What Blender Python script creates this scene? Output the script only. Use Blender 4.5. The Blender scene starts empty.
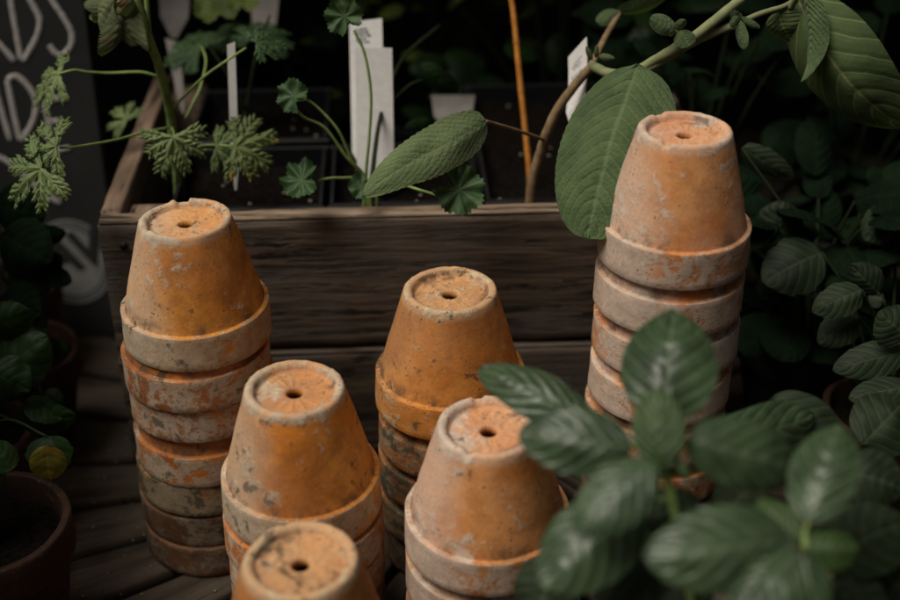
import bpy, math, random
from mathutils import Vector, Matrix, noise
random.seed(7)
sc = bpy.context.scene
COL = sc.collection
PI = math.pi
# ------------------------------------------------------------------ camera
PITCH = math.radians(31.0)
CAMZ = 0.682
F = 1250.0                      # focal length in photo pixels (900 wide)
FW = Vector((0, math.cos(PITCH), -math.sin(PITCH)))
UP = Vector((0, math.sin(PITCH), math.cos(PITCH)))
RT = Vector((1, 0, 0))
CAM = Vector((0, 0, CAMZ))
def ray(px, py): return FW * F + RT * (px - 450) + UP * (300 - py)
def W(px, py, D): return CAM + ray(px, py) * (D / F)
def WZ(px, py, z):
    d = ray(px, py); return CAM + d * ((z - CAMZ) / d.z)
cam = bpy.data.cameras.new('camera'); camo = bpy.data.objects.new('camera', cam); COL.objects.link(camo)
camo.location = CAM; camo.rotation_euler = (PI / 2 - PITCH, 0, 0)
cam.sensor_width = 36; cam.lens = 50; cam.clip_start = 0.02; cam.clip_end = 200
cam.dof.use_dof = True; cam.dof.focus_distance = 0.875; cam.dof.aperture_fstop = 3.0
sc.camera = camo
# ------------------------------------------------------------------ world and light
SUN_EL, SUN_AZ = math.radians(64), math.radians(-112)     # azimuth from +Y, clockwise; sun stands to the left
w = bpy.data.worlds.new("World"); sc.world = w; w.use_nodes = True
nt = w.node_tree; bg = nt.nodes['Background']
sky = nt.nodes.new('ShaderNodeTexSky'); sky.sky_type = 'NISHITA'; sky.sun_disc = False
sky.sun_elevation = SUN_EL; sky.sun_rotation = SUN_AZ; sky.dust_density = 9; sky.air_density = 0.6; sky.ozone_density = 0.3
nt.links.new(sky.outputs[0], bg.inputs[0]); bg.inputs[1].default_value = 0.05
sl = bpy.data.lights.new('sun', 'SUN'); so = bpy.data.objects.new('sun', sl); COL.objects.link(so)
sl.energy = 5.0; sl.angle = math.radians(38); sl.color = (1.0, 0.945, 0.84)
sd = Vector((math.sin(SUN_AZ) * math.cos(SUN_EL), math.cos(SUN_AZ) * math.cos(SUN_EL), math.sin(SUN_EL)))
so.rotation_euler = sd.to_track_quat('Z', 'Y').to_euler()
sc.view_settings.view_transform = 'Standard'; sc.view_settings.look = 'None'
sc.view_settings.exposure = -0.72; sc.view_settings.gamma = 1
# ------------------------------------------------------------------ helpers
def thing(name, label, cat, loc=(0, 0, 0), group=None):
    o = bpy.data.objects.new(name, None); COL.objects.link(o); o.location = loc; o.empty_display_size = .02
    return tag(o, label, cat, group)
def tag(o, label, cat, group=None, kind=None):
    if label: o['label'] = label
    if cat: o['category'] = cat
    if group: o['group'] = group
    if kind: o['kind'] = kind
    return o
class MB:
    def __init__(s): s.v = []; s.f = []; s.uv = []; s.mi = []
    def add(s, verts, faces, uvs=None):
        b = len(s.v); s.v += [tuple(v) for v in verts]; s.f += [tuple(i + b for i in f) for f in faces]
        s.uv += list(uvs) if uvs else [(0, 0)] * len(verts)
        return s
    def build(s, name, mat, parent=None, smooth=True, loc=None):
        me = bpy.data.meshes.new(name)
        off = Vector((0, 0, 0))
        if parent is not None: off = parent.matrix_basis.translation if parent.parent is None else off
        if parent is not None and parent.parent is not None: off = parent['_o'] if '_o' in parent else off
        if loc is not None: off = Vector(loc)
        me.from_pydata([tuple(Vector(v) - Vector(off)) for v in s.v], [], s.f)
        uvl = me.uv_layers.new(name='UVMap')
        for l in me.loops: uvl.data[l.index].uv = s.uv[l.vertex_index]
        me.materials.append(mat); me.update()
        if smooth: me.polygons.foreach_set('use_smooth', [True] * len(me.polygons))
        o = bpy.data.objects.new(name, me); COL.objects.link(o)
        if parent is not None: o.parent = parent
        if loc is not None: o.location = loc
        return o
def grid_faces(nu, nv, close=False):
    fs = []
    for i in range(nu - 1):
        for j in range(nv if close else nv - 1):
            k = (j + 1) % nv
            fs.append((i * nv + j, i * nv + k, (i + 1) * nv + k, (i + 1) * nv + j))
    return fs
def catmull(pts, n=8):
    P = [Vector(p) for p in pts]
    if len(P) < 3: return [P[0].lerp(P[-1], i / n) for i in range(n + 1)]
    Q = [P[0] * 2 - P[1]] + P + [P[-1] * 2 - P[-2]]; out = []
    for i in range(1, len(Q) - 2):
        a, b, c, d = Q[i - 1:i + 3]
        for k in range(n):
            t = k / n
            out.append(.5 * ((2 * b) + (c - a) * t + (2 * a - 5 * b + 4 * c - d) * t * t + (3 * b - a - 3 * c + d) * t ** 3))
    out.append(P[-1]); return out
def tube(mb, pts, r0, r1, n=8, seg=8, flat=None, wob=0.0):
    C = catmull(pts, n); m = len(C); vs = []; uvs = []
    prevN = None
    for i, c in enumerate(C):
        t = (C[min(i + 1, m - 1)] - C[max(i - 1, 0)]).normalized()
        if prevN is None:
            prevN = t.orthogonal().normalized() if flat is None else Vector(flat)
        N = (prevN - t * prevN.dot(t)).normalized(); prevN = N; B = t.cross(N)
        r = r0 + (r1 - r0) * i / (m - 1)
        for k in range(seg):
            a = 2 * PI * k / seg
            rr = r * (1 + wob * noise.noise(c * 300 + Vector((k, 0, 0))))
            q = N * math.cos(a) * rr * (0.15 if flat is not None else 1) + B * math.sin(a) * rr
            vs.append(c + q); uvs.append((i / m, k / seg))
    fs = grid_faces(m, seg, True)
    fs.append(tuple(range(seg))[::-1]); fs.append(tuple(range((m - 1) * seg, m * seg)))
    mb.add(vs, fs, uvs)
def box(mb, c, s, rz=0, jit=0.0, n=(1, 1, 1), bev=0.0):
    """box with bevelled long edges, axis along its longest side; built as a lofted rounded section"""
    c = Vector(c); sx, sy, sz = [q / 2 for q in s]
    R = Matrix.Rotation(rz, 3, 'Z')
    ax = max(range(3), key=lambda i: s[i]); L = [sx, sy, sz][ax]
    o1, o2 = [i for i in range(3) if i != ax]
    h1, h2 = [sx, sy, sz][o1], [sx, sy, sz][o2]
    b = bev or min(h1, h2) * .2
    sec = [(-h1 + b, -h2), (-(h1 - b) * .9, -h2), ((h1 - b) * .9, -h2), (h1 - b, -h2), (h1, -h2 + b), (h1, -(h2 - b) * .9), (h1, (h2 - b) * .9), (h1, h2 - b),
           (h1 - b, h2), ((h1 - b) * .9, h2), (-(h1 - b) * .9, h2), (-h1 + b, h2), (-h1, h2 - b), (-h1, (h2 - b) * .9), (-h1, -(h2 - b) * .9), (-h1, -h2 + b)]
    st = max(2, int(2 * L / .012)) if jit else 2
    vs = []
    for i in range(st):
        t = -L + 2 * L * i / (st - 1)
        for a, d in sec:
            p = Vector((0, 0, 0)); p[ax] = t; p[o1] = a; p[o2] = d
            p = R @ p + c
            if jit:
                k = noise.noise(p * 30) * jit + noise.noise(p * 110) * jit * .5
                q = Vector((0, 0, 0)); q[o1] = a / h1 if h1 else 0; q[o2] = d / h2
                p += (R @ q) * k
            vs.append(p)
    k = len(sec); fs = grid_faces(st, k, True)
    fs.append(tuple(range(k))[::-1]); fs.append(tuple(range((st - 1) * k, st * k)))
    if ax == 1: fs = [f[::-1] for f in fs]
    mb.add(vs, fs)
# ------------------------------------------------------------------ materials
def mat_new(name):
    m = bpy.data.materials.new(name); m.use_nodes = True
    n = m.node_tree; b = n.nodes['Principled BSDF']; return m, n, b
class NB:
    """tiny node builder"""
    def __init__(s, nt): s.nt = nt
    def n(s, t, **kw):
        x = s.nt.nodes.new(t)
        for k, v in kw.items():
            if k.startswith('_'): x.inputs[k[1:].replace('_', ' ')].default_value = v
            else: setattr(x, k, v)
        return x
    def l(s, a, b): s.nt.links.new(a, b)
    def math(s, op, a, b=None, c=None, clamp=False):
        x = s.nt.nodes.new('ShaderNodeMath'); x.operation = op; x.use_clamp = clamp
        for i, q in enumerate((a, b, c)):
            if q is None: continue
            if isinstance(q, (int, float)): x.inputs[i].default_value = q
            else: s.l(q, x.inputs[i])
        return x.outputs[0]
    def mix(s, f, a, b, mode='MIX'):
        x = s.nt.nodes.new('ShaderNodeMix'); x.data_type = 'RGBA'; x.blend_type = mode
        for sock, q in ((x.inputs[0], f), (x.inputs[6], a), (x.inputs[7], b)):
            if isinstance(q, (int, float)): sock.default_value = q
            elif isinstance(q, tuple): sock.default_value = (*q, 1) if len(q) == 3 else q
            else: s.l(q, sock)
        return x.outputs[2]
    def noise(s, vec, scale, detail=4, rough=.55, dist=0):
        x = s.n('ShaderNodeTexNoise'); x.inputs['Scale'].default_value = scale; x.inputs['Detail'].default_value = detail
        x.inputs['Roughness'].default_value = rough; x.inputs['Distortion'].default_value = dist
        if vec is not None: s.l(vec, x.inputs['Vector'])
        return x.outputs[0]
    def ramp(s, v, lo, hi):
        x = s.n('ShaderNodeMapRange'); x.interpolation_type = 'SMOOTHSTEP'
        s.l(v, x.inputs[0]); x.inputs[1].default_value = lo; x.inputs[2].default_value = hi
        return x.outputs[0]
    def bump(s, h, strength, dist, prev=None):
        x = s.n('ShaderNodeBump'); x.inputs['Strength'].default_value = strength; x.inputs['Distance'].default_value = dist
        s.l(h, x.inputs['Height'])
        if prev is not None: s.l(prev, x.inputs['Normal'])
        return x.outputs[0]
def objvec(N, spread=3.0):
    tc = N.n('ShaderNodeTexCoord'); oi = N.n('ShaderNodeObjectInfo')
    v = N.n('ShaderNodeVectorMath', operation='ADD'); N.l(tc.outputs['Object'], v.inputs[0])
    m = N.n('ShaderNodeVectorMath', operation='SCALE'); c = N.n('ShaderNodeCombineXYZ')
    N.l(oi.outputs['Random'], c.inputs[0]); N.l(N.math('MULTIPLY', oi.outputs['Random'], 7.3), c.inputs[1]); N.l(N.math('MULTIPLY', oi.outputs['Random'], 3.1), c.inputs[2])
    N.l(c.outputs[0], m.inputs[0]); m.inputs[3].default_value = spread
    N.l(m.outputs[0], v.inputs[1])
    return tc, oi, v.outputs[0]
def terracotta(name, base, deep, haze=.2, side=0.0, hot=(.58, .19, .02), topm=1.0, lime=.35, limecol=(.50, .40, .31), dirt=.35, dirtcol=(.06, .045, .03), rimlime=.35, specks=.5):
    m, nt, b = mat_new(name); N = NB(nt)
    tc, oi, v = objvec(N)
    sx = N.n('ShaderNodeSeparateXYZ'); N.l(tc.outputs['Object'], sx.inputs[0]); z = sx.outputs[2]
    n1 = N.noise(v, 14, 5, .6, .3); n2 = N.noise(v, 38, 7, .68, .4); n3 = N.noise(v, 120, 6, .7); n4 = N.noise(v, 420, 3, .6)
    n5 = N.noise(v, 22, 6, .65, .8)
    col = N.mix(N.ramp(n1, .40, .60), deep, base)
    col = N.mix(N.math('MULTIPLY', N.ramp(N.noise(v, 17, 4, .55, .6), .48, .68), .85), col, hot)
    col = N.mix(N.math('MULTIPLY', N.ramp(N.noise(v, 75, 6, .7, .3), .45, .62), .35), col, tuple(q * .6 for q in deep))
    col = N.mix(N.math('MULTIPLY', N.ramp(N.noise(v, 9, 3, .5, .5), .42, .68), haze), col, limecol)
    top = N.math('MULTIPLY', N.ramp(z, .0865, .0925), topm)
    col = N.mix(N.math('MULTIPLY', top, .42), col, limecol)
    # lime bloom: broad pale fields, denser on the rim
    rim = N.math('SUBTRACT', 1.0, N.ramp(z, .0265, .0285))
    lb = N.math('ADD', N.math('MULTIPLY', rim, rimlime * .28), N.math('MULTIPLY', top, .10))
    if side: lb = N.math('ADD', lb, N.math('MULTIPLY', N.ramp(N.math('MULTIPLY_ADD', N.noise(v, 16, 3), .035, N.math('ADD', N.math('MULTIPLY', sx.outputs[0], -1.0), N.math('MULTIPLY', sx.outputs[1], -.12))), .020, .065), side * .5))  # paler left side: lime bloom mixed with painted sky sheen
    if side: col = N.mix(N.math('MULTIPLY', N.ramp(N.math('MULTIPLY_ADD', N.noise(v, 12, 4), .05, N.math('MULTIPLY', sx.outputs[0], -1.0)), .030, .062), side * 4), col, limecol)  # sky sheen from the left painted in along with the bloom
    lv = N.math('ADD', N.math('ADD', N.math('ADD', N.math('MULTIPLY', n2, .55), N.math('MULTIPLY', n5, .45)), N.math('MULTIPLY', N.math('SUBTRACT', n3, .35), .45)), lb)
    lm = N.math('MULTIPLY', N.ramp(lv, .69 - lime * .25, .78 - lime * .25), .82)
    lcol = N.mix(N.ramp(n3, .35, .7), tuple(c * .72 for c in limecol), limecol)
    col = N.mix(lm, col, lcol)
    # dirt and algae: ragged dark blotches and specks
    dm = N.math('MULTIPLY', N.ramp(N.math('ADD', N.math('MULTIPLY', n3, .55), N.math('MULTIPLY', N.noise(v, 30, 5, .6, 1.2), .6)), .69 - dirt * .17, .76 - dirt * .17), .78)
    col = N.mix(dm, col, dirtcol)
    # a collar of grime collects in the corner above the rim
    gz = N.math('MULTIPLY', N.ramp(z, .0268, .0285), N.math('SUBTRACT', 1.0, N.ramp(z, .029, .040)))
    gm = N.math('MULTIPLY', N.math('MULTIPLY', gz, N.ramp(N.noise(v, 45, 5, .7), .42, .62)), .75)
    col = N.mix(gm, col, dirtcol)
    rr = N.math('SQRT', N.math('ADD', N.math('MULTIPLY', sx.outputs[0], sx.outputs[0]), N.math('MULTIPLY', sx.outputs[1], sx.outputs[1])))
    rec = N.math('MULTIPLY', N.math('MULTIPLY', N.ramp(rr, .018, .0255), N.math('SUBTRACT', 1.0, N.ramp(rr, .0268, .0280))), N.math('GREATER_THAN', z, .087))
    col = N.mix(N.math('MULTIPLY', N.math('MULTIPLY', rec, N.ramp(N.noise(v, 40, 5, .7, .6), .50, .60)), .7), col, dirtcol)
    vor = N.n('ShaderNodeTexVoronoi'); vor.inputs['Scale'].default_value = 260; N.l(v, vor.inputs['Vector'])
    sp = N.math('MULTIPLY', N.math('LESS_THAN', vor.outputs['Distance'], .22), N.ramp(N.noise(v, 50, 3), .55 - specks * .12, .66))
    col = N.mix(N.math('MULTIPLY', sp, .7), col, (.07, .05, .035))
    g = N.math('MULTIPLY_ADD', n4, .5, .75)
    col = N.mix(1.0, col, N.mix(0.0, (1, 1, 1), (1, 1, 1)), 'MULTIPLY')
    hs = N.n('ShaderNodeHueSaturation'); N.l(col, hs.inputs['Color']); N.l(g, hs.inputs['Value'])
    N.l(hs.outputs[0], b.inputs['Base Color'])
    b.inputs['Roughness'].default_value = .82; b.inputs['Specular IOR Level'].default_value = .25
    bm = N.bump(n4, .22, .0005); bm = N.bump(n3, .35, .0010, bm); bm = N.bump(lm, .4, .0006, bm)
    N.l(bm, b.inputs['Normal']); return m
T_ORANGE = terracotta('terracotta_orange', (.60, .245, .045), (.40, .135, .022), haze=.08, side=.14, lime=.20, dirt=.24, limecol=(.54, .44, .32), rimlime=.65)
T_YELLOW = terracotta('terracotta_ochre', (.55, .215, .042), (.36, .125, .024), haze=.15, hot=(.50, .17, .025), lime=.12, dirt=.36, limecol=(.58, .46, .30), rimlime=.3)
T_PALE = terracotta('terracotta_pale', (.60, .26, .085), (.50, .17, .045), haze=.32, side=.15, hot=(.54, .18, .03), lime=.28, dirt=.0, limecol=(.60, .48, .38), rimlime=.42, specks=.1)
T_LIMED = terracotta('terracotta_limed', (.46, .17, .05), (.30, .10, .03), lime=.20, dirt=.24, limecol=(.52, .42, .31), rimlime=.50)
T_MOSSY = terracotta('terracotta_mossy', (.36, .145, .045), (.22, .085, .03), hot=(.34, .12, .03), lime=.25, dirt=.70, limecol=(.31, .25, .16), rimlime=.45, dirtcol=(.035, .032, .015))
T_BROWN = terracotta('terracotta_brown', (.16, .07, .032), (.10, .045, .02), hot=(.17, .06, .02), lime=.22, dirt=.55, limecol=(.25, .19, .135), rimlime=.4)  # dirty lower pots, darkened further: shade at the stack feet painted in
T_UPRIGHT = terracotta('terracotta_shaded', (.035, .013, .006), (.018, .007, .004), hot=(.04, .014, .006), topm=0.0, haze=0.0, lime=.0, dirt=.5, dirtcol=(.012, .01, .007), limecol=(.1, .07, .04), rimlime=.0)  # clay near black: foliage shade over the pots painted into the colour

def wood(name, a, bcol, axis=0, scale=1.0, grey=None):
    m, nt, b = mat_new(name); N = NB(nt)
    tc = N.n('ShaderNodeTexCoord'); mp = N.n('ShaderNodeMapping'); N.l(tc.outputs['Object'], mp.inputs[0])
    s = [120, 120, 120]; s[axis] = 8; mp.inputs['Scale'].default_value = [q * scale for q in s]
    v = mp.outputs[0]
    n1 = N.noise(v, 1.0, 8, .62, .6); n2 = N.noise(v, 3.2, 6, .7, .3); n3 = N.noise(tc.outputs['Object'], 9, 4, .6)
    col = N.mix(N.ramp(n1, .32, .68), a, bcol)
    crack = N.ramp(N.noise(v, .55, 5, .75, .2), .40, .47)
    col = N.mix(crack, tuple(q * .25 for q in a), col)
    if grey: col = N.mix(N.math('MULTIPLY', N.ramp(n3, .42, .65), .7), col, grey)
    N.l(col, b.inputs['Base Color']); b.inputs['Roughness'].default_value = .78; b.inputs['Specular IOR Level'].default_value = .25
    bm = N.bump(N.noise(v, 5, 6, .75), .5, .001, N.bump(n1, .9, .003)); bm = N.bump(crack, .7, .0012, bm); N.l(bm, b.inputs['Normal']); return m
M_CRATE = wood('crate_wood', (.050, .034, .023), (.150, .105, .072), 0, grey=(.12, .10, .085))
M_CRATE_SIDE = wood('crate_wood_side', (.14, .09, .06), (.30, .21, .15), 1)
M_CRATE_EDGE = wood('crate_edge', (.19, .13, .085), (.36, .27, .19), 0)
M_DECKW = None
def leafmat(name, col, dark, vein, nv=7.0, slope=.75, rough=.55, bump=.5, radial=False, trans=.18, fuzz=0.0, veinw=.09, yellow=None, spec=.35, fb=None):
    m, nt, b = mat_new(name); N = NB(nt)
    tc, oi, v = objvec(N)
    sx = N.n('ShaderNodeSeparateXYZ'); N.l(tc.outputs['UV'], sx.inputs[0]); u, vv = sx.outputs[0], sx.outputs[1]
    if radial:
        f = N.math('FRACT', u); d = N.math('ABSOLUTE', N.math('SUBTRACT', f, .5))
        vm = N.math('SUBTRACT', 1.0, N.ramp(N.math('MULTIPLY', d, vv), .015, .05))
        vm = N.math('MULTIPLY', vm, .8); h = N.math('MULTIPLY', N.ramp(d, .0, .4), 1.0)
        fine = N.noise(v, 260, 3)
    else:
        av = N.math('ABSOLUTE', vv)
        ph = N.math('MULTIPLY_ADD', N.math('POWER', av, 1.35), -slope * nv * .32, N.math('MULTIPLY', u, nv))
        ph = N.math('ADD', ph, N.math('MULTIPLY', N.noise(v, 40, 2), .35))
        f = N.math('FRACT', ph); d = N.math('ABSOLUTE', N.math('SUBTRACT', f, .5))
        side = N.math('SUBTRACT', 1.0, N.ramp(d, veinw * .3, veinw))
        mid = N.math('SUBTRACT', 1.0, N.ramp(av, .015, .06))
        vm = N.math('MAXIMUM', N.math('MULTIPLY', side, .7), mid)
        h = N.ramp(d, .0, .35)
        vo = N.n('ShaderNodeTexVoronoi'); vo.inputs['Scale'].default_value = 420; vo.feature = 'F1'; N.l(v, vo.inputs['Vector'])
        fine = vo.outputs['Distance']
    n1 = N.noise(v, 35, 4, .6)
    c = N.mix(N.ramp(n1, .3, .7), dark, col)
    c = N.mix(N.math('MULTIPLY', vm, .6), c, vein)
    if yellow: c = N.mix(N.ramp(N.noise(v, 26, 2), .60, .68), c, yellow)
    N.l(c, b.inputs['Base Color']); b.inputs['Roughness'].default_value = rough
    b.inputs['Specular IOR Level'].default_value = spec
    if fuzz:
        b.inputs['Sheen Weight'].default_value = fuzz; b.inputs['Sheen Roughness'].default_value = .5; b.inputs['Sheen Tint'].default_value = (.8, .9, .8, 1)
    bm = N.bump(h, bump, .0012); bm = N.bump(fine, fb if fb else bump * .5, .0006, bm); bm = N.bump(N.noise(v, 700, 2), .25, .0003, bm); N.l(bm, b.inputs['Normal'])
    tr = N.n('ShaderNodeBsdfTranslucent'); N.l(N.mix(.5, c, (.14, .25, .02)), tr.inputs[0])
    mx = N.n('ShaderNodeMixShader'); mx.inputs[0].default_value = trans
    out = nt.nodes['Material Output']; N.l(b.outputs[0], mx.inputs[1]); N.l(tr.outputs[0], mx.inputs[2]); N.l(mx.outputs[0], out.inputs[0])
    return m
L_VELVET = leafmat('velvet_leaf', (.085, .130, .048), (.042, .072, .024), (.14, .19, .085), 13, .9, .85, .6, fuzz=.1, fb=.9)
L_VPALE = leafmat('pale_velvet_leaf', (.15, .20, .085), (.085, .125, .045), (.21, .26, .14), 14, .9, .85, .18, fuzz=.15, fb=.7)
L_UNDER = leafmat('velvet_leaf_underside', (.085, .125, .040), (.055, .085, .028), (.30, .32, .15), 7, .9, .8, .4, trans=.3, fuzz=.0, veinw=.07)
L_CUT = leafmat('cut_leaf', (.17, .225, .085), (.095, .14, .045), (.23, .28, .13), radial=True, rough=.65, bump=.4)
L_CUTY = leafmat('cut_leaf_yellowing', (.12, .16, .05), (.08, .11, .035), (.20, .22, .08), radial=True, rough=.6, yellow=(.42, .22, .03))
L_GER = leafmat('geranium_leaf', (.045, .095, .030), (.022, .052, .018), (.10, .15, .06), radial=True, rough=.6, bump=.4)
L_FRONT = leafmat('foreground_leaf', (.058, .096, .044), (.020, .038, .018), (.13, .17, .10), 6, 1.2, .34, .5, spec=.5)
L_YOUNG = leafmat('young_leaf', (.045, .082, .022), (.025, .05, .014), (.08, .13, .045), 6, 1.2, .45, .6)
L_SMALL = leafmat('small_leaf', (.018, .030, .012), (.009, .017, .007), (.055, .068, .036), 6, 1.0, .65, .3, spec=.25)
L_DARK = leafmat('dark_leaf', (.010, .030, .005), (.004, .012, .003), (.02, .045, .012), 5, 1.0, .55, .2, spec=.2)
L_DEEP = leafmat('deep_leaf', (.005, .013, .005), (.003, .007, .003), (.010, .02, .009), 6, 1.0, .9, .4, trans=.03, spec=.06)  # colour cut near black: lack of sun at the back painted in
L_LIME = leafmat('lime_leaf', (.10, .13, .02), (.05, .08, .015), (.14, .18, .04), 6, 1.0, .5, .5)
L_DRY = leafmat('dry_leaf', (.10, .12, .05), (.06, .08, .03), (.20, .19, .12), 8, 1.0, .8, .25, yellow=(.14, .07, .035))
def flat(name, col, rough=.6, nscale=60, var=.15, bump=.2, bd=.0006, spec=.3):
    m, nt, b = mat_new(name); N = NB(nt); tc, oi, v = objvec(N)
    n = N.noise(v, nscale, 5, .6)
    N.l(N.mix(N.ramp(n, .3, .7), tuple(c * (1 - var) for c in col), tuple(c * (1 + var) for c in col)), b.inputs['Base Color'])
    b.inputs['Roughness'].default_value = rough; b.inputs['Specular IOR Level'].default_value = spec
    N.l(N.bump(n, bump, bd), b.inputs['Normal']); return m
S_GREEN = flat('green_stem', (.19, .27, .08), .6, 90, .25)
S_DARK = flat('dark_stem', (.016, .024, .009), .8, spec=.1)
S_PALE = flat('pale_downy_stem', (.19, .21, .10), .75, 80, .2)
S_WOODY = flat('woody_stem', (.19, .125, .065), .85, 120, .35, .6)
M_BLACKPL = flat('black_plastic', (.008, .008, .009), .55, 40, .3, .1)
M_SOIL = flat('potting_soil', (.006, .0045, .0035), .95, 220, .6, 1.0, .004, spec=.05)
M_TAG = flat('white_plastic_tag', (.80, .78, .75), .5, 200, .05, .1)
M_TAGGREY = flat('grey_tag', (.22, .20, .18), .6, 100, .1, .1)
M_INK = flat('black_ink', (.05, .05, .05), .7)
M_BAMBOO = flat('bamboo_orange', (.52, .20, .035), .5, 90, .25)
M_CHALKB = flat('chalkboard_paint', (.018, .019, .018), .75, 12, .25, .1)
M_CHALK = flat('chalk', (.42, .39, .365), .95, 400, .35, .4)
M_STICKER = flat('grey_sticker', (.20, .20, .195), .7, 60, .15)
M_GRIT = flat('grit', (.30, .25, .19), .9, 300, .2)
M_PERLITE = flat('perlite', (.22, .19, .15), .9, 300, .2)
M_WALL = flat('dark_wall', (.012, .013, .012), .9, 6, .3)
M_GROUND = flat('dark_paving', (.02, .019, .018), .9, 8, .4, .5, .003)

# ------------------------------------------------------------------ setting
g = MB(); n = 24; vs = []
for i in range(n):
    for j in range(n):
        vs.append((-40 + 80 * i / (n - 1), -40 + 80 * j / (n - 1), -.72))
g.add(vs, [f[::-1] for f in grid_faces(n, n)]); tag(g.build('ground', M_GROUND, smooth=False), None, None, kind='structure')
wt = thing('wall', 'dark painted wall in deep shade behind the plants', 'wall', (0, 1.95, -.72))
mb = MB()
for k in range(26):          # boarded wall
    x = -2.6 + k * .2 + .1
    box(mb, (x, 1.95 + .003 * (k % 2), .5), (.192, .03, 2.6), bev=.004)
mb.build('boarding', M_WALL, wt)
box(MB(), (0, 0, 0), (1, 1, 1))
mb = MB(); box(mb, (0, 1.985, .5), (5.2, .03, 2.5)); mb.build('backing', M_WALL, wt)

cn = thing('added_shade_canopy', 'unseen dark cloth added high above the crate to shade the back', 'awning', (0, 1.95, 1.06))  # unseen cloth, added only to shade the back of the scene
mb = MB(); vs = []
for i in range(12):
    for j in range(30):
        vs.append((-2.4 + 4.8 * j / 29, 1.02 + .9 * i / 11, .98 + .10 * i / 11 + .012 * math.cos(j * 1.3) * (1 - i / 11)))
up = [Vector(v) + Vector((0, 0, .004)) for v in vs]
mb.add(vs, [f[::-1] for f in grid_faces(12, 30)]); mb.add(up, grid_faces(12, 30)); mb.build('blocker_cloth', M_WALL, cn)
for x in (-2.3, 0, 2.3):
    mb = MB(); tube(mb, [(x, 1.03, .96), (x, 1.93, 1.06)], .012, .012); mb.build('blocker_arm', M_BLACKPL, cn)
for (c_, s_, lab) in (((1.25, .2, .25), (.06, 3.4, 1.95), 'unseen dark wall added to the right of the table to cut fill light'), ((0, -1.45, .25), (2.4, .06, 1.95), 'unseen dark wall added behind the camera to cut fill light')):
    e = thing('wall', lab, 'wall', (c_[0], c_[1], -.72)); mb = MB(); box(mb, c_, s_, bev=.01); mb.build('blocker_slab', M_WALL, e)  # unseen slabs added on two sides to block low sky fill
# table top of radial slats
PIV = Vector((.05, .89))
def slat_mat():
    m, nt, b = mat_new('weathered_slats'); N = NB(nt)
    tc = N.n('ShaderNodeTexCoord'); mp = N.n('ShaderNodeMapping'); N.l(tc.outputs['UV'], mp.inputs[0]); mp.inputs['Scale'].default_value = (5, 70, 1)
    v = mp.outputs[0]; n1 = N.noise(v, 1, 8, .65, .5); n2 = N.noise(v, 3, 5, .7)
    n3 = N.noise(tc.outputs['Object'], 12, 5, .6)
    c = N.mix(N.ramp(n1, .3, .7), (.026, .018, .012), (.070, .052, .036)); c = N.mix(N.ramp(n2, .35, .45), (.015, .012, .009), c)
    c = N.mix(N.math('MULTIPLY', N.ramp(n3, .45, .7), .6), c, (.080, .064, .048))
    N.l(c, b.inputs['Base Color']); b.inputs['Roughness'].default_value = .8; b.inputs['Specular IOR Level'].default_value = .2
    N.l(N.bump(n1, .6, .0015), b.inputs['Normal']); return m
M_SLAT = slat_mat()
tab = thing('wooden_table', 'dark weathered round table with fanned wooden slats under all the pots', 'table', (PIV.x, PIV.y, -.72))
mb = MB(); step = math.radians(9.2); a0 = math.radians(180 + 4.5)
R0, R1, TH = .03, .80, .018
for k in range(39):
    aL = a0 + k * step; aR = aL + step
    if k == 38: aR = a0 + 2 * PI
    gap = .0045; vs = []; uvs = []; nr = 30; mid = (aL + aR) / 2
    dz = random.uniform(-.0012, .0)
    for i in range(nr):
        r = R0 + (R1 - R0) * i / (nr - 1)
        d = Vector((math.cos(mid), math.sin(mid))); s = Vector((-d.y, d.x))
        hw = max(.0004, r * math.tan((aR - aL) / 2) - gap)
        b_ = min(.002, hw * .3); jw = noise.noise(Vector((r * 40, k * 7.7, 0))) * .0006
        for (a, z) in ((-hw, -TH), (-hw, -b_), (-hw + b_, 0), (-hw * .3, 0), (hw * .3, 0), (hw - b_, 0), (hw, -b_), (hw, -TH)):
            p = PIV + d * r + s * (a + (jw if abs(a) >= hw - .003 else 0))
            vs.append((p.x, p.y, z + dz + noise.noise(Vector((p.x * 50, p.y * 50, 0))) * .0005)); uvs.append((r + k * 3.3, a + k))
    fs = grid_faces(nr, 8, True); fs = [f[::-1] for f in fs]
    fs.append(tuple(range(8))); fs.append(tuple(range((nr - 1) * 8, nr * 8))[::-1])
    mb.add(vs, fs, uvs)
mb.build('tabletop', M_SLAT, tab)
mb = MB(); pts = [(PIV.x + .62 * math.cos(2 * PI * i / 32), PIV.y + .62 * math.sin(2 * PI * i / 32), -.045) for i in range(33)]
tube(mb, pts, .018, .018, 2, 8); mb.build('support_ring', M_SLAT, tab)
for i in range(4):
    a = PI / 4 + i * PI / 2; mb = MB(); box(mb, (PIV.x + .5 * math.cos(a), PIV.y + .5 * math.sin(a), -.372), (.05, .05, .69)); mb.build('leg', M_SLAT, tab)
    mb = MB(); box(mb, (PIV.x + .3 * math.cos(a), PIV.y + .3 * math.sin(a), -.042), (.62, .04, .04), a); mb.build('bearer', M_SLAT, tab)

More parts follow.
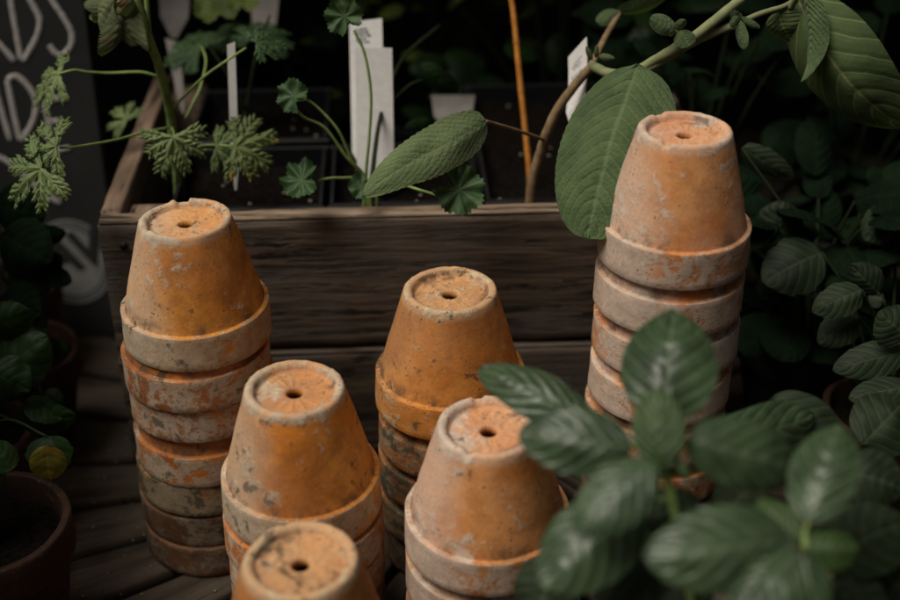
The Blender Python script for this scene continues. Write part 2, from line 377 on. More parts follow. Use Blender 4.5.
# ------------------------------------------------------------------ terracotta pots, upturned
def pot_profile():
    pr = [(.0054, .0893, 'r')]
    for i in range(1, 11): pr.append((.0054 + (.0258 - .0054) * i / 10, .0896, 'r'))
    pr += [(.0266, .0915, 'e'), (.0272, .0940, 'e'), (.0296, .0952, 'e'), (.0315, .0951, 'e'), (.0328, .0942, 'e'), (.0334, .0925, 'b')]
    for i in range(1, 16):
        t = i / 15; pr.append((.0334 + (.0512 - .0334) * t + .0004 * math.sin(t * PI), .0925 + (.0285 - .0925) * t, 'b'))
    pr += [(.0514, .0279, 'b'), (.0520, .0277, 'b'), (.0540, .0277, 'm'), (.0546, .0274, 'm'), (.0548, .0268, 'm')]
    for i in range(1, 7): pr.append((.0547 + .0007 * i / 6, .0270 - .0255 * i / 6, 'm'))
    pr += [(.0548, .0004, 'm'), (.0525, 0, 'm'), (.0475, .0003, 'i'), (.0460, .002, 'i')]
    for i in range(1, 7): pr.append((.0460 - (.0460 - .0262) * i / 6, .002 + .079 * i / 6, 'i'))
    pr += [(.024, .0825, 'i'), (.012, .0828, 'i'), (.0054, .083, 'i')]
    return pr
PROF = pot_profile()
def pot_mesh(seed, chips=(), relief='blobs', seg=112):
    vs = []; m = len(PROF)
    rnd = random.Random(seed); ox, oy = rnd.uniform(.94, 1.06) , 0
    ph = rnd.uniform(0, 6.28); ecc = rnd.uniform(.003, .010)
    for i, (r, z, k) in enumerate(PROF):
        for j in range(seg):
            a = 2 * PI * j / seg
            q = Vector((math.cos(a) * r * 1000 / 14, math.sin(a) * r * 1000 / 14, z * 1000 / 14 + seed * 9.1))
            nn = noise.noise(q); n2 = noise.noise(q * 3.3); n3 = noise.noise(q * 8)
            rr, zz = r, z
            if k == 'b': rr += .0004 * nn + .00016 * n2
            elif k == 'm': rr += .0005 * nn + .0003 * n2 + .0002 * n3; zz += .0003 * nn
            elif k == 'e': zz += .0004 * nn + .0003 * n2 + .00015 * n3; rr += .0003 * n2
            elif k == 'r' and r > .0056:
                f = (r - .0046) / .0212
                if relief == 'fan': zz += .0008 * max(0, math.sin(a * 15 + nn)) * math.sin(PI * min(1, f * 1.1)) * (1 if math.sin(a + ph) > -.5 else .2) + .0004 * n3
                else: zz += .0030 * max(0, n3 - .05) * math.sin(PI * f) + .0008 * n2
                zz += .0012 * max(0, 1 - f * 4)
            for (ca, hw, dep) in chips:
                d = abs((a - ca + PI) % (2 * PI) - PI)
                if d < hw and (k == 'e' or (k == 'b' and z > .0915)):
                    s = min(1, (hw - d) / (hw * .12)) ; zz -= dep * s * (1 + .3 * n2); 
                    if k == 'b': rr += .00
            rr *= 1 + ecc * math.cos(2 * (a + ph))
            vs.append((math.cos(a) * rr, math.sin(a) * rr, zz))
    fs = grid_faces(m, seg, True)
    for j in range(seg): fs.append(((m - 1) * seg + j, (m - 1) * seg + (j + 1) % seg, (j + 1) % seg, j))
    mb = MB(); mb.add(vs, fs); return mb
ORD = ['topmost', 'second', 'third', 'fourth', 'fifth', 'sixth', 'seventh', 'eighth', 'lowest']
def stack(x, y, gaps, mats, where, seed, toplabel, chips=(), relief='blobs', lean=(0, 0), topoff=(0, 0), scales=None, looks=None, toprot=0, toptilt=(0, 0)):
    n = len(gaps) + 1; zs = [0]
    for gp in reversed(gaps): zs.append(zs[-1] + gp)
    zs = zs[::-1]                                    # zs[0] = topmost
    for i in range(n):
        rnd = random.Random(seed * 31 + i)
        top = i == 0
        mb = pot_mesh(seed * 10 + i, chips if top else (), relief, 112 if top else 80)
        if top: lab = toplabel
        elif i == n - 1: lab = f'lowest pot of {where}'
        else: lab = f'{ORD[i]} pot from the top of {where}'
        if looks and i in looks: lab = looks[i] + ', ' + lab
        jx, jy = (0, 0) if top else (rnd.uniform(-.0020, .0020), rnd.uniform(-.0020, .0020))
        z = zs[i]
        loc = (x + lean[0] * z + jx + (topoff[0] if top else 0), y + lean[1] * z + jy, z)
        o = mb.build('upturned_pot', mats[i], None, True); o.location = loc
        # vertices were built about the origin
        o.rotation_euler = (toptilt[0] if top else rnd.uniform(-.022, .022) * (i < n - 1), toptilt[1] if top else rnd.uniform(-.022, .022) * (i < n - 1), toprot if top else rnd.uniform(0, 6.28))
        s = (scales[i] if scales else 1) * (1 if top else rnd.uniform(.992, 1.008)); o.scale = (s, s, 1)
        tag(o, lab, 'plant pot', 'upturned terracotta pots in stacks')
rad = math.radians
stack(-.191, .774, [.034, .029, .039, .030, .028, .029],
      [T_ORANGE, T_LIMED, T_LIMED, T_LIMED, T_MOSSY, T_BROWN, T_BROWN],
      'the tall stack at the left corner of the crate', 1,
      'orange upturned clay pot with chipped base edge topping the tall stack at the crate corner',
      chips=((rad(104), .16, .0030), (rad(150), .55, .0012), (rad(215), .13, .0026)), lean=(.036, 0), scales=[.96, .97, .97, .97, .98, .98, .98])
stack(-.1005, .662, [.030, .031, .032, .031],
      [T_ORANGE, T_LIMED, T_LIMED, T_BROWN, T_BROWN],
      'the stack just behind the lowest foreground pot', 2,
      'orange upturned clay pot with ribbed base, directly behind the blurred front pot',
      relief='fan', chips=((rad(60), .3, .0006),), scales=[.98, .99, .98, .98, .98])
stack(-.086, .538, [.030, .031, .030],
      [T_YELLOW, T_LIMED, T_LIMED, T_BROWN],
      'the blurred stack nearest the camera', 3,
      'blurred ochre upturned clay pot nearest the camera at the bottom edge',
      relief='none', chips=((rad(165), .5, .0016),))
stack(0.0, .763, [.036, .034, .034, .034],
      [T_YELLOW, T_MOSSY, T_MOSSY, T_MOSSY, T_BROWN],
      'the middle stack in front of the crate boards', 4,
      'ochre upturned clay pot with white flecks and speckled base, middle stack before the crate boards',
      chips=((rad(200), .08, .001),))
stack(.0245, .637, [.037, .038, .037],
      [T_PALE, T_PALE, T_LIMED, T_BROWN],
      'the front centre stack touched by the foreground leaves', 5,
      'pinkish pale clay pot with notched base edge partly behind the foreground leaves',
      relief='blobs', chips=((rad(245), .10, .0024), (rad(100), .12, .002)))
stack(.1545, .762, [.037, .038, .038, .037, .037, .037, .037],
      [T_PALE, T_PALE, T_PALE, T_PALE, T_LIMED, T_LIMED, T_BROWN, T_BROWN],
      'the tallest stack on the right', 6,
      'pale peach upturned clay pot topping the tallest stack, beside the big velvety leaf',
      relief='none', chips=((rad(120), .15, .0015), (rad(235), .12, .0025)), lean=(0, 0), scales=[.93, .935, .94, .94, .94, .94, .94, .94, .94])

# ------------------------------------------------------------------ crate
YAW = math.radians(3.2)
CO = Vector((-.273, .859, 0))               # front left corner of the outer face
def CR(u, v, z):                             # crate coordinates: u to the right, v backwards
    return Vector((CO.x + u * math.cos(YAW) - v * math.sin(YAW), CO.y + u * math.sin(YAW) + v * math.cos(YAW), z))
CL, CD, CH, BT = .50, .33, .236, .016
crate = thing('wooden_crate', 'old dark wooden crate planted up with pots, behind the clay stacks', 'crate', CR(CL / 2, CD / 2, 0))
def cbox(name, mat, u0, u1, v0, v1, z0, z1, jit=.0008, bev=.0014):
    mb = MB(); box(mb, CR((u0 + u1) / 2, (v0 + v1) / 2, (z0 + z1) / 2), (u1 - u0, v1 - v0, z1 - z0), YAW, jit, bev=bev)
    return mb.build(name, mat, crate)
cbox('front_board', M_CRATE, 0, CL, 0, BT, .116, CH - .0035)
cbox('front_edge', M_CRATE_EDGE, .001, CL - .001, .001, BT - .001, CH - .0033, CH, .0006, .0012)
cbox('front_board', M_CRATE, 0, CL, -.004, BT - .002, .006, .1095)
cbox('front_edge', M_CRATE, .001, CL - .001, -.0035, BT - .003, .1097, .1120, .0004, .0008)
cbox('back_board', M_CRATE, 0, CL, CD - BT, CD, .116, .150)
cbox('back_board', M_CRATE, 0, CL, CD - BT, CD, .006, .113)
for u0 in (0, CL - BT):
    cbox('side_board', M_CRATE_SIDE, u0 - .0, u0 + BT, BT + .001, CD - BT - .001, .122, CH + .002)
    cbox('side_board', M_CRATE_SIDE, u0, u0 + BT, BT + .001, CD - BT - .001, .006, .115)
for u0 in (BT + .002, CL - BT - .034):
    for v0 in (BT + .001, CD - BT - .033): cbox('corner_post', M_CRATE_SIDE, u0, u0 + .032, v0, v0 + .032, .014, CH - .010)
cbox('crate_floor', M_CRATE, BT, CL - BT, BT, CD - BT, .004, .012, 0)
for u, z in ((.018, .215), (.018, .15), (.018, .08), (CL - .02, .2), (CL - .02, .14)):
    mb = MB(); p = CR(u, -.001, z); tube(mb, [p + Vector((0, .003, 0)), p - Vector((0, .0010, 0))], .0034, .0030, 2, 10); mb.build('nail_head', M_BLACKPL, crate)

# ------------------------------------------------------------------ leaf builders
def leaf_geo(mb, base, tip, width, roll=0.0, arch=.12, fold=.25, a=.55, b=.75, nv=7, quilt=.018, serr=.0, curl=0.0, nu=34, nvv=13, twist=0.0, facing=None, seed=0):
    base, tip = Vector(base), Vector(tip); ax = tip - base; L = ax.length; A = ax / L
    N = (facing if facing is not None else (CAM - (base + tip) / 2)).copy(); N = (N - A * N.dot(A)).normalized()
    N = Matrix.Rotation(roll, 3, A) @ N
    um = a / (a + b); norm = (um ** a) * ((1 - um) ** b)
    vs = []; uvs = []
    for i in range(nu):
        u = i / (nu - 1)
        Nu = Matrix.Rotation(twist * (u - .5), 3, A) @ N; S = A.cross(Nu)
        c = base + A * (L * u) + Nu * (arch * L * 4 * u * (1 - u) * .5 - curl * L * u * u * u)
        pw = (max(u, 1e-4) ** a) * (max(1 - u, 1e-4) ** b) / norm
        half = width / 2 * pw
        for j in range(nvv):
            v = -1 + 2 * j / (nvv - 1)
            h = half
            if serr: h *= 1 + serr * ((u * 22 + seed) % 1 - .5) * abs(v) ** 4
            h *= 1 + .05 * noise.noise(Vector((u * 3 + seed * 5.1, 2 if v > 0 else 7, 0)))
            ph = u * nv - (abs(v) ** 1.35) * .9 * 1.0
            q = quilt * width * (abs(math.sin(PI * ph)) ** .7 - .5) * (1 - abs(v) ** 6) * min(1, pw * 1.3)
            q -= .02 * width * math.exp(-(v / .08) ** 2)
            wv = .05 * width * noise.noise(Vector((u * 3.2, v * 1.6, seed * 3.7)))
            p = c + S * (h * v) + Nu * (-(fold) * h * (abs(v) ** 1.6) + q + wv)
            vs.append(p); uvs.append((u, v))
    mb.add(vs, grid_faces(nu, nvv), uvs)
def palm_geo(mb, c, R, nrm, pet, kind='round', seed=0, cup=.15, ruf=.12, lobes=5):
    """palmate leaf: c attachment point, nrm normal, pet = direction the petiole comes from"""
    c = Vector(c); Nn = Vector(nrm).normalized(); P = Vector(pet); P = (P - Nn * P.dot(Nn)).normalized(); Q = Nn.cross(P)
    rnd = random.Random(seed); nth = 220 if kind == 'cut' else 120; nr = 10
    vs = []; uvs = []
    lens = [rnd.uniform(.8, 1.05) for _ in range(9)]
    for i in range(nr):
        t = i / (nr - 1)
        for j in range(nth):
            th = 2 * PI * j / nth                      # 0 = towards petiole
            d = min(th, 2 * PI - th)
            sinus = min(1, max(0.12, (d - .12) / .45))
            if kind == 'cut':
                best = .26; nl = lobes; span = 2 * PI - 1.1
                for l in range(nl):
                    la = .55 + span * (l + .5) / nl; x = (th - la) / (span / nl * .5)
                    ln = lens[l] * (1.12 - .28 * abs((l + .5) / nl - .5) * 2)
                    prof = ln * max(0, 1 - abs(x) ** 1.25 * .78)
                    best = max(best, prof)
                teeth = .70 + .30 * abs(math.sin(th * 15.5 + seed)) ** .8 + .07 * math.sin(th * 47)
                r = R * best * (teeth if t > .5 else (teeth + 1) / 2)
                r = R * best * (1 + (teeth - 1) * t ** 1.5)
            else:
                l7 = abs(math.cos((th - PI) * 3.5)); r = R * (.88 + .12 * l7 ** .6) * (1 + .05 * t * math.sin(th * 29 + seed)) * lens[0]
            r *= 1 if d > .57 else (.45 + .55 * sinus)
            rr = r * t
            z = cup * rr * rr / R - ruf * R * t * t * math.sin(th * (lobes if kind == 'cut' else 7) * 1.0 + seed) * .35 + .16 * R * t * noise.noise(Vector((math.cos(th) * 2.2 * t, math.sin(th) * 2.2 * t, seed * 1.7)))
            if kind == 'cut': z += .05 * R * t * math.sin(th * 31)
            vs.append(c + P * (math.cos(th) * rr) + Q * (math.sin(th) * rr) + Nn * z)
            uvs.append((((th - PI) * 7 / (2 * PI)) + 50.5, t))
    mb.add(vs, grid_faces(nr, nth, True), uvs)
def feather_geo(mb, c, R, nrm, pet, seed=0, lobes=7, droop=.25):
    """finely divided leaf: every lobe is a midrib blade with toothed side lobes, all webbed near the centre"""
    c = Vector(c); Nn = Vector(nrm).normalized(); P = Vector(pet); P = (P - Nn * P.dot(Nn)).normalized(); Q = Nn.cross(P)
    rnd = random.Random(seed); span = 2 * PI - 2.2
    def pos(x, y):
        r = math.hypot(x, y)
        z = -droop * r * r / R + .05 * R * noise.noise(Vector((x / R * 2.2, y / R * 2.2, seed * 1.3)))
        return c + P * x + Q * y + Nn * z
    def blade(x, y, ang, L, wd, teeth, zoff):
        nu, nv = 15, 5; vs = []; uvs = []
        for i in range(nu):
            u = i / (nu - 1); pw = (max(u, .002) ** .5) * (max(1 - u, 0.002) ** .85) * 1.75 + .10 * (1 - u)
            pw *= 1 + teeth * ((u * 4.5 + seed * .3) % 1 - .5)
            bend = rnd.uniform(-.03, .03)
            for j in range(nv):
                v = -1 + 2 * j / (nv - 1); h = wd / 2 * pw * v
                fx = L * u + abs(h) * .5; fy = h + L * .12 * u * u * math.sin(seed + ang * 3)
                p = pos(x + math.cos(ang) * fx - math.sin(ang) * fy, y + math.sin(ang) * fx + math.cos(ang) * fy)
                p += Nn * (-abs(v) * wd * .16 + zoff + R * .02 * math.sin(u * 9 + seed + ang * 5)); vs.append(p); uvs.append((v * .5 + .5, .3 + u * .7))
        mb.add(vs, grid_faces(nu, nv), uvs)
    for l in range(lobes):
        f = (l + .5) / lobes; th = 1.1 + span * f + rnd.uniform(-.08, .08)
        Ll = R * (1.22 - .35 * abs(f - .5) * 2) * rnd.uniform(.88, 1.08)
        blade(0, 0, th, Ll, Ll * .26, .5, 0)
        for t in (.30, .46, .62, .78):
            for sd_ in (-1, 1):
                k = Ll * (.42 - .35 * abs(t - .42)) * rnd.uniform(.8, 1.15) * (1 - .45 * max(0, t - .5))
                blade(math.cos(th) * Ll * t, math.sin(th) * Ll * t, th + sd_ * rnd.uniform(.50, .68), k, k * .42, .7, rnd.uniform(-.001, .001))
def lf(parent, mat, p0, D0, p1, D1, wpx, name='leaf', **k):
    """leaf given by where its base and tip stand"""
    mb = MB(); leaf_geo(mb, W(*p0, D0), W(*p1, D1), wpx * (D0 + D1) / 2 / F, **k); return mb.build(name, mat, parent)
def stems(parent, mat, lst, name='stem'):
    for pts, r0, r1 in lst:
        P_ = [W(*p) for p in pts]
        if pts[0][1] > 148 and pts[0][1] < 190 and pts[0][2] > .98: P_ = [Vector((P_[0].x + (P_[0].x - P_[1].x) * .3, P_[0].y, .205))] + P_      # rooted in the soil
        mb = MB(); tube(mb, P_, r0, r1, 8, 8, wob=.12); mb.build(name, mat, parent)
TOCAM = Vector((0, -.8, .6))
def pl(parent, mat, p, D, Rpx, pet, tilt=(0, 0, 0), kind='round', **k):
    """palmate leaf; pet = pixel point of the petiole side"""
    c = W(*p, D); q = W(*pet, D); nrm = TOCAM + Vector(tilt)
    mb = MB()
    if kind == 'cut': feather_geo(mb, c, 1.2 * Rpx * D / F, nrm, q - c, k.get('seed', 0), k.get('lobes', 7))
    else: palm_geo(mb, c, Rpx * D / F, nrm, q - c, kind, **k)
    return mb.build('leaf', mat, parent)
def square_pot(parent, u0, u1, v0, v1, ztop=.228, soil=.212):
    mb = MB(); t = .003
    for (a0_, a1, b0, b1) in ((u0, u1, v0, v0 + t), (u0, u1, v1 - t, v1), (u0, u0 + t, v0 + t, v1 - t), (u1 - t, u1, v0 + t, v1 - t)):
        box(mb, CR((a0_ + a1) / 2, (b0 + b1) / 2, (.016 + ztop) / 2), (a1 - a0_, b1 - b0, ztop - .016), YAW, bev=.0008)
    for (a0_, a1, b0, b1) in ((u0 - .002, u1 + .002, v0 - .003, v0 - .0003), (u0 - .002, u1 + .002, v1 + .0003, v1 + .003)):
        box(mb, CR((a0_ + a1) / 2, (b0 + b1) / 2, ztop - .004), (a1 - a0_, b1 - b0, .008), YAW, bev=.001)
    mb.build('plastic_pot', M_BLACKPL, parent, smooth=False)
    mb = MB(); n = 36; vs = []
    for i in range(n):
        for j in range(n):
            p = CR(u0 + t + (u1 - u0 - 2 * t) * i / (n - 1), v0 + t + (v1 - v0 - 2 * t) * j / (n - 1), 0)
            p.z = soil + .004 * noise.noise(p * 60) + .003 * noise.noise(p * 180); vs.append(p)
    mb.add(vs, [f[::-1] for f in grid_faces(n, n)]); mb.build('soil', M_SOIL, parent)
    rnd = random.Random(int(u0 * 1000)); mb = MB()
    for _ in range(11):
        p = CR(rnd.uniform(u0 + .01, u1 - .01), rnd.uniform(v0 + .005, v1 - .01), soil + .003); s = rnd.uniform(.0008, .0021)
        pebble(mb, p, s, rnd)
    mb.build('perlite', M_PERLITE, parent)['kind'] = 'stuff'
def pebble(mb, p, s, rnd):
    vs = []
    for i in range(5):
        ph = PI * i / 4
        for j in range(6):
            th = 2 * PI * j / 6; k = s * rnd.uniform(.7, 1.2)
            vs.append((p[0] + k * math.sin(ph) * math.cos(th), p[1] + k * math.sin(ph) * math.sin(th), p[2] + k * .7 * math.cos(ph)))
    mb.add(vs, [f[::-1] for f in grid_faces(5, 6, True)])
# ------------------------------------------------------------------ cut-leaved geranium, left in the crate
A = thing('potted_geranium', 'leggy geranium with finely cut leaves and a wilted leaf, left end of the crate', 'potted plant', CR(.10, .10, .014), 'plants growing in the crate')
square_pot(A, .050, .172, .036, .150)
stems(A, S_GREEN, [([(178, 178, 1.05), (174, 150, 1.03), (171, 118, 1.01), (160, 70, .97), (148, 35, .94), (136, -6, .92)], .0044, .0034),
                   ([(150, 42, .955), (148, 20, .95), (146, -10, .94)], .0022, .002)])
stems(A, S_GREEN, [([(157, 76, .99), (140, 72, .985), (110, 73, .98), (88, 72, .97), (74, 70, .965), (58, 74, .96)], .0013, .0009),
                   ([(168, 128, 1.0), (145, 132, .98), (115, 140, .95), (80, 146, .92), (60, 148, .91)], .0012, .0009),
                   ([(173, 108, 1.0), (188, 92, .98), (205, 76, .97), (226, 61, .96), (246, 48, .97)], .0013, .001),
                   ([(186, 118, 1.02), (192, 105, 1.02), (200, 88, 1.03), (206, 62, 1.04), (202, 48, 1.07), (200, 47, 1.09)], .0011, .0009),
                   ([(172, 128, 1.0), (174, 134, .975), (173, 142, .96)], .0012, .001),
                   ([(178, 150, 1.03), (205, 145, 1.0), (232, 146, .975)], .0012, .0009),
                   ([(138, 8, .93), (128, -3, .92), (118, 2, .915)], .0012, .001)], 'petiole')
pl(A, L_CUT, (56, 146), .905, 31, (90, 146), (-.2, 0, .1), 'cut', seed=3, lobes=5)
pl(A, L_CUT, (40, 168), .90, 38, (70, 145), (-.35, -.1, .1), 'cut', seed=8, lobes=5)
pl(A, L_CUT, (173, 137), .95, 30, (172, 110), (.1, -.2, -.15), 'cut', seed=5, lobes=6)
pl(A, L_CUTY, (236, 146), .97, 32, (205, 145), (.2, -.1, .1), 'cut', seed=11, lobes=6)
pl(A, L_CUT, (216, 148), .985, 22, (190, 146), (-.2, -.1, .1), 'cut', seed=12, lobes=5)
pl(A, L_CUT, (58, 74), .96, 32, (80, 68), (-.7, .1, .5), 'cut', seed=14, lobes=5)
pl(A, L_CUT, (127, 120), 1.06, 22, (140, 132), (-.2, .1, .4), 'cut', seed=15, lobes=5)
for i, (b0, t0, wd, rl) in enumerate([((116, -6), (94, 30), 34, .6), ((120, -2), (114, 58), 28, -.5), ((126, 2), (138, 54), 26, .9), ((108, 0), (100, 24), 26, -1.1), ((128, -4), (134, 40), 30, .2),
                                      ((112, 0), (106, 44), 24, 1.2), ((122, 0), (124, 46), 26, .1), ((104, -4), (92, 14), 24, .3), ((132, 0), (128, 30), 24, -.8)]):
    lf(A, L_DRY, b0, .915 + .004 * (i % 4), t0, .92 + .004 * (i % 5), wd, 'wilted_leaf', roll=rl, arch=.3, fold=.9, quilt=.03, twist=1.8 * (-1) ** i, curl=.2, a=.4, b=.45, serr=.35, nu=44, seed=i + 2)
pl(A, L_GER, (256, 42), .975, 22, (240, 52), (.2, .2, .5), 'cut', seed=16, lobes=6)
# palmate green behind
AB = thing('potted_geranium', 'dim leafy geranium behind the thin stake at the back left of the crate', 'potted plant', CR(.12, .23, .014), 'plants growing in the crate')
square_pot(AB, .050, .172, .170, .290)
stems(AB, S_DARK, [([(240, 150, 1.13), (248, 100, 1.12), (255, 60, 1.1)], .002, .0015), ([(246, 110, 1.12), (225, 70, 1.1), (208, 45, 1.1)], .0014, .001), ([(255, 62, 1.1), (262, 35, 1.1), (270, 15, 1.1)], .0014, .001)])
pl(AB, L_GER, (262, 38), 1.10, 28, (255, 62), (.2, .3, .6), 'cut', seed=21, lobes=7)
pl(AB, L_GER, (200, 48), 1.10, 32, (215, 60), (-.2, .3, .6), 'cut', seed=22, lobes=7)
pl(AB, L_LIME, (218, 6), 1.12, 24, (225, 40), (0, .2, .2), 'round', seed=23)
pl(AB, L_LIME, (243, 0), 1.12, 18, (240, 40), (0, .2, .2), 'round', seed=24)
pl(AB, L_GER, (232, 40), 1.14, 26, (240, 60), (-.2, .3, .6), 'round', seed=25)
# ------------------------------------------------------------------ round-leaved geranium in the middle
B = thing('potted_geranium', 'small geranium with scalloped round leaves in front of the white tags', 'potted plant', CR(.235, .10, .014), 'plants growing in the crate')
square_pot(B, .178, .300, .036, .150)
stems(B, S_GREEN, [([(366, 182, .985), (345, 155, .975), (325, 128, .965), (305, 118, .96), (296, 110, .955)], .0014, .0010),
                   ([(368, 184, .985), (352, 160, .97), (338, 130, .955), (316, 106, .945), (303, 98, .94)], .0013, .0010),
                   ([(366, 178, .985), (369, 140, .97), (371, 95, .955), (365, 55, .945), (354, 30, .94)], .0013, .0010),
                   ([(368, 182, .985), (395, 183, .96), (420, 190, .93), (440, 196, .915)], .0012, .0010),
                   ([(364, 184, .985), (340, 178, .97), (318, 180, .955)], .0013, .0010),
                   ([(376, 182, .985), (372, 188, .97), (366, 192, .96)], .0016, .0012)], 'petiole')
pl(B, L_GER, (293, 96), .94, 22, (306, 108), (-.3, .1, -.2), 'round', seed=31, ruf=.35)
pl(B, L_GER, (344, 16), .935, 24, (356, 38), (-.1, -.3, -.3), 'round', seed=32, ruf=.2)
pl(B, L_GER, (302, 180), .95, 23, (325, 180), (-.3, .2, .2), 'round', seed=33, ruf=.5)
pl(B, L_GER, (459, 190), .91, 28, (440, 180), (.2, -.1, .0), 'round', seed=34, ruf=.45)
pl(B, L_GER, (362, 186), .965, 15, (370, 176), (.1, -.1, .0), 'round', seed=35, ruf=.3)
stems(B, S_DARK, [([(372, 180, 1.0), (382, 110, 1.03), (402, 60, 1.06), (440, 25, 1.10)], .0022, .0014), ([(384, 110, 1.03), (410, 85, 1.05), (432, 78, 1.06)], .0014, .001)])
lf(B, L_DARK, (420, 66), 1.05, (458, 92), 1.07, 22, arch=.2, fold=.3, a=.4, b=.5)
lf(B, L_DARK, (430, 120), 1.06, (405, 128), 1.05, 12, arch=.2, fold=.3, a=.4, b=.5)
# ------------------------------------------------------------------ velvet-leaved plant
V = thing('velvet_leaf_plant', 'arching plant with large downy grey green leaves and thick stems, right end of the crate', 'potted plant', CR(.36, .10, .014), 'plants growing in the crate')
square_pot(V, .306, .462, .036, .290)
stems(V, S_WOODY, [([(532, 182, 1.0), (538, 160, .99), (545, 138, .98), (556, 112, .97), (575, 85, .96), (592, 66, .95)], .0042, .0036),
                   ([(590, 68, .95), (598, 52, .965), (606, 36, .98), (620, 12, 1.0)], .003, .0024)], 'woody_stem')
stems(V, S_PALE, [([(592, 66, .95), (612, 74, .925), (634, 72, .90), (655, 60, .885), (672, 50, .875), (700, 32, .87), (742, -2, .865)], .0040, .0036),
                  ([(634, 76, .90), (660, 62, .885), (690, 44, .88), (715, 32, .875), (738, 24, .87)], .0034, .0030),
                  ], 'stem')
stems(V, S_PALE, [([(738, 24, .87), (752, 17, .868), (768, 11, .868), (784, 6, .868), (797, -2, .87)], .0024, .0016),
                  ([(634, 74, .90), (632, 78, .885), (634, 70, .878)], .002, .0016),
                  ([(790, 8, .868), (796, -4, .86), (800, -10, .86)], .0018, .0016)], 'petiole')
stems(V, S_WOODY, [([(545, 140, .98), (522, 132, .95), (503, 126, .93), (486, 121, .915)], .0015, .0012)], 'petiole')
lf(V, L_VELVET, (638, 64), .875, (586, 238), .845, 116, roll=.3, arch=.13, fold=.38, a=.42, b=.50, nv=13, quilt=.007, serr=.02, nu=64, nvv=25, seed=1)
lf(V, L_VPALE, (487, 121), .915, (364, 191), .875, 50, roll=.05, arch=.14, fold=.22, a=.36, b=.62, nv=12, quilt=.004, serr=.06, twist=.7, nu=64, nvv=19, seed=2, curl=.06)
lf(V, L_VELVET, (800, -12), .855, (801, 82), .85, 32, roll=.9, arch=-.25, fold=.7, a=.4, b=.6, nv=9, quilt=.012, serr=.04, nu=40, seed=4)
lf(V, L_UNDER, (796, -3), .87, (903, 128), .885, 84, roll=.35, arch=.42, fold=.5, a=.5, b=.6, nv=8, quilt=.006, nu=60, nvv=23, seed=5)
lf(V, L_UNDER, (778, 12), .872, (792, 40), .88, 42, roll=.5, arch=.25, fold=.4, a=.5, b=.6, nv=7, seed=6)
lf(V, L_VELVET, (620, 14), 1.0, (668, -6), .98, 30, roll=1.0, arch=.2, fold=.4, a=.35, b=.5, nv=8, seed=7)
lf(V, L_VELVET, (622, 12), 1.0, (597, 22), .99, 18, roll=.4, arch=.3, fold=.5, a=.45, b=.5, nv=6, seed=8)
for i, (b0, t0, wd, rl) in enumerate([((676, 30), (650, 18), 20, .3), ((680, 30), (690, 46), 22, -.3), ((674, 30), (686, 20), 11, .5), ((676, 32), (669, 33), 9, -.5), ((738, 22), (745, 49), 16, .7),
                                      ((734, 20), (736, 10), 10, .2), ((740, 18), (760, 28), 9, .5), ((742, 14), (730, 26), 10, -.4)]):
    lf(V, L_VELVET, b0, .862, t0, .857, wd, 'young_leaf', roll=rl, arch=.15, fold=.4, a=.45, b=.5, nv=6, quilt=.04, seed=20 + i, nu=24)
stems(V, S_PALE, [([(680, 46, .875), (678, 38, .868), (676, 30, .862)], .0016, .0012)], 'petiole')
for i, (b0, t0, wd) in enumerate([((592, 60), (586, 46), 6), ((598, 56), (615, 58), 7), ((596, 58), (597, 44), 5)]):
    lf(V, L_DRY, b0, .94, t0, .935, wd, 'young_leaf', arch=.2, fold=.5, nu=14, seed=i)
# ------------------------------------------------------------------ tags and stick
def tagstake(name, quad, D, label, mat=M_TAG, th=.0009, ink=None, base=None, cat='plant tag', group='plastic plant tags in the crate'):
    """flat plastic label: corner pixels (tl, tr, br, bl), real thickness"""
    D4 = D if isinstance(D, (list, tuple)) else [D] * 4
    P = [W(*q, d) for q, d in zip(quad, D4)]
    nrm = (P[1] - P[0]).cross(P[3] - P[0]).normalized(); Bk = nrm * th
    foot = (P[2] + P[3]) / 2
    mb = MB()
    rows = 8; vs = []
    for i in range(rows + 1):
        t = i / rows; bend = nrm * (.0012 * math.sin(t * PI))
        L_, R_ = P[0].lerp(P[3], t) + bend, P[1].lerp(P[2], t) + bend
        vs += [L_ , R_, R_ + Bk, L_ + Bk]
    # taper to a point in the soil
    dn = (foot - (P[0] + P[1]) / 2).normalized()
    k = len(vs) // 4
    vs += [foot + dn * .02 - (P[2] - P[3]) * .1, foot + dn * .02 + (P[2] - P[3]) * .1, foot + dn * .02 + (P[2] - P[3]) * .1 + Bk, foot + dn * .02 - (P[2] - P[3]) * .1 + Bk]
    fs = grid_faces(k + 1, 4, True) + [(0, 3, 2, 1)[::-1], (k * 4, k * 4 + 1, k * 4 + 2, k * 4 + 3)[::-1]]
    mb.add(vs, fs)
    e = thing(name, label, cat, foot, group); mb.build('stake', mat, e, smooth=False)
    if ink:
        mb = MB(); rnd = random.Random(int(quad[0][0]))
        for (s0, s1, t) in ink:
            o_ = -nrm if (nrm.dot(CAM - foot) < 0) else nrm
            x = s0
            while x < s1:
                x2 = min(s1, x + rnd.uniform(.04, .12))
                def pt(s, t2):
                    tt = t2 * 8; i_ = min(7, int(tt)); bend = nrm * (.0012 * math.sin(t2 * PI))
                    return P[0].lerp(P[3], t2).lerp(P[1].lerp(P[2], t2), s) + bend + (o_ * .0004 if o_ == nrm * 1 and False else (o_ * .0004 + (Bk if o_.dot(nrm) > 0 else Vector((0, 0, 0)))))
                hh = rnd.uniform(.008, .016)
                mb.add([pt(x, t), pt(x2, t), pt(x2, t + hh), pt(x, t + hh)], [(0, 1, 2, 3)])
                x = x2 + rnd.uniform(.02, .05)
        mb.build('print', M_INK, e, smooth=False)
    return e
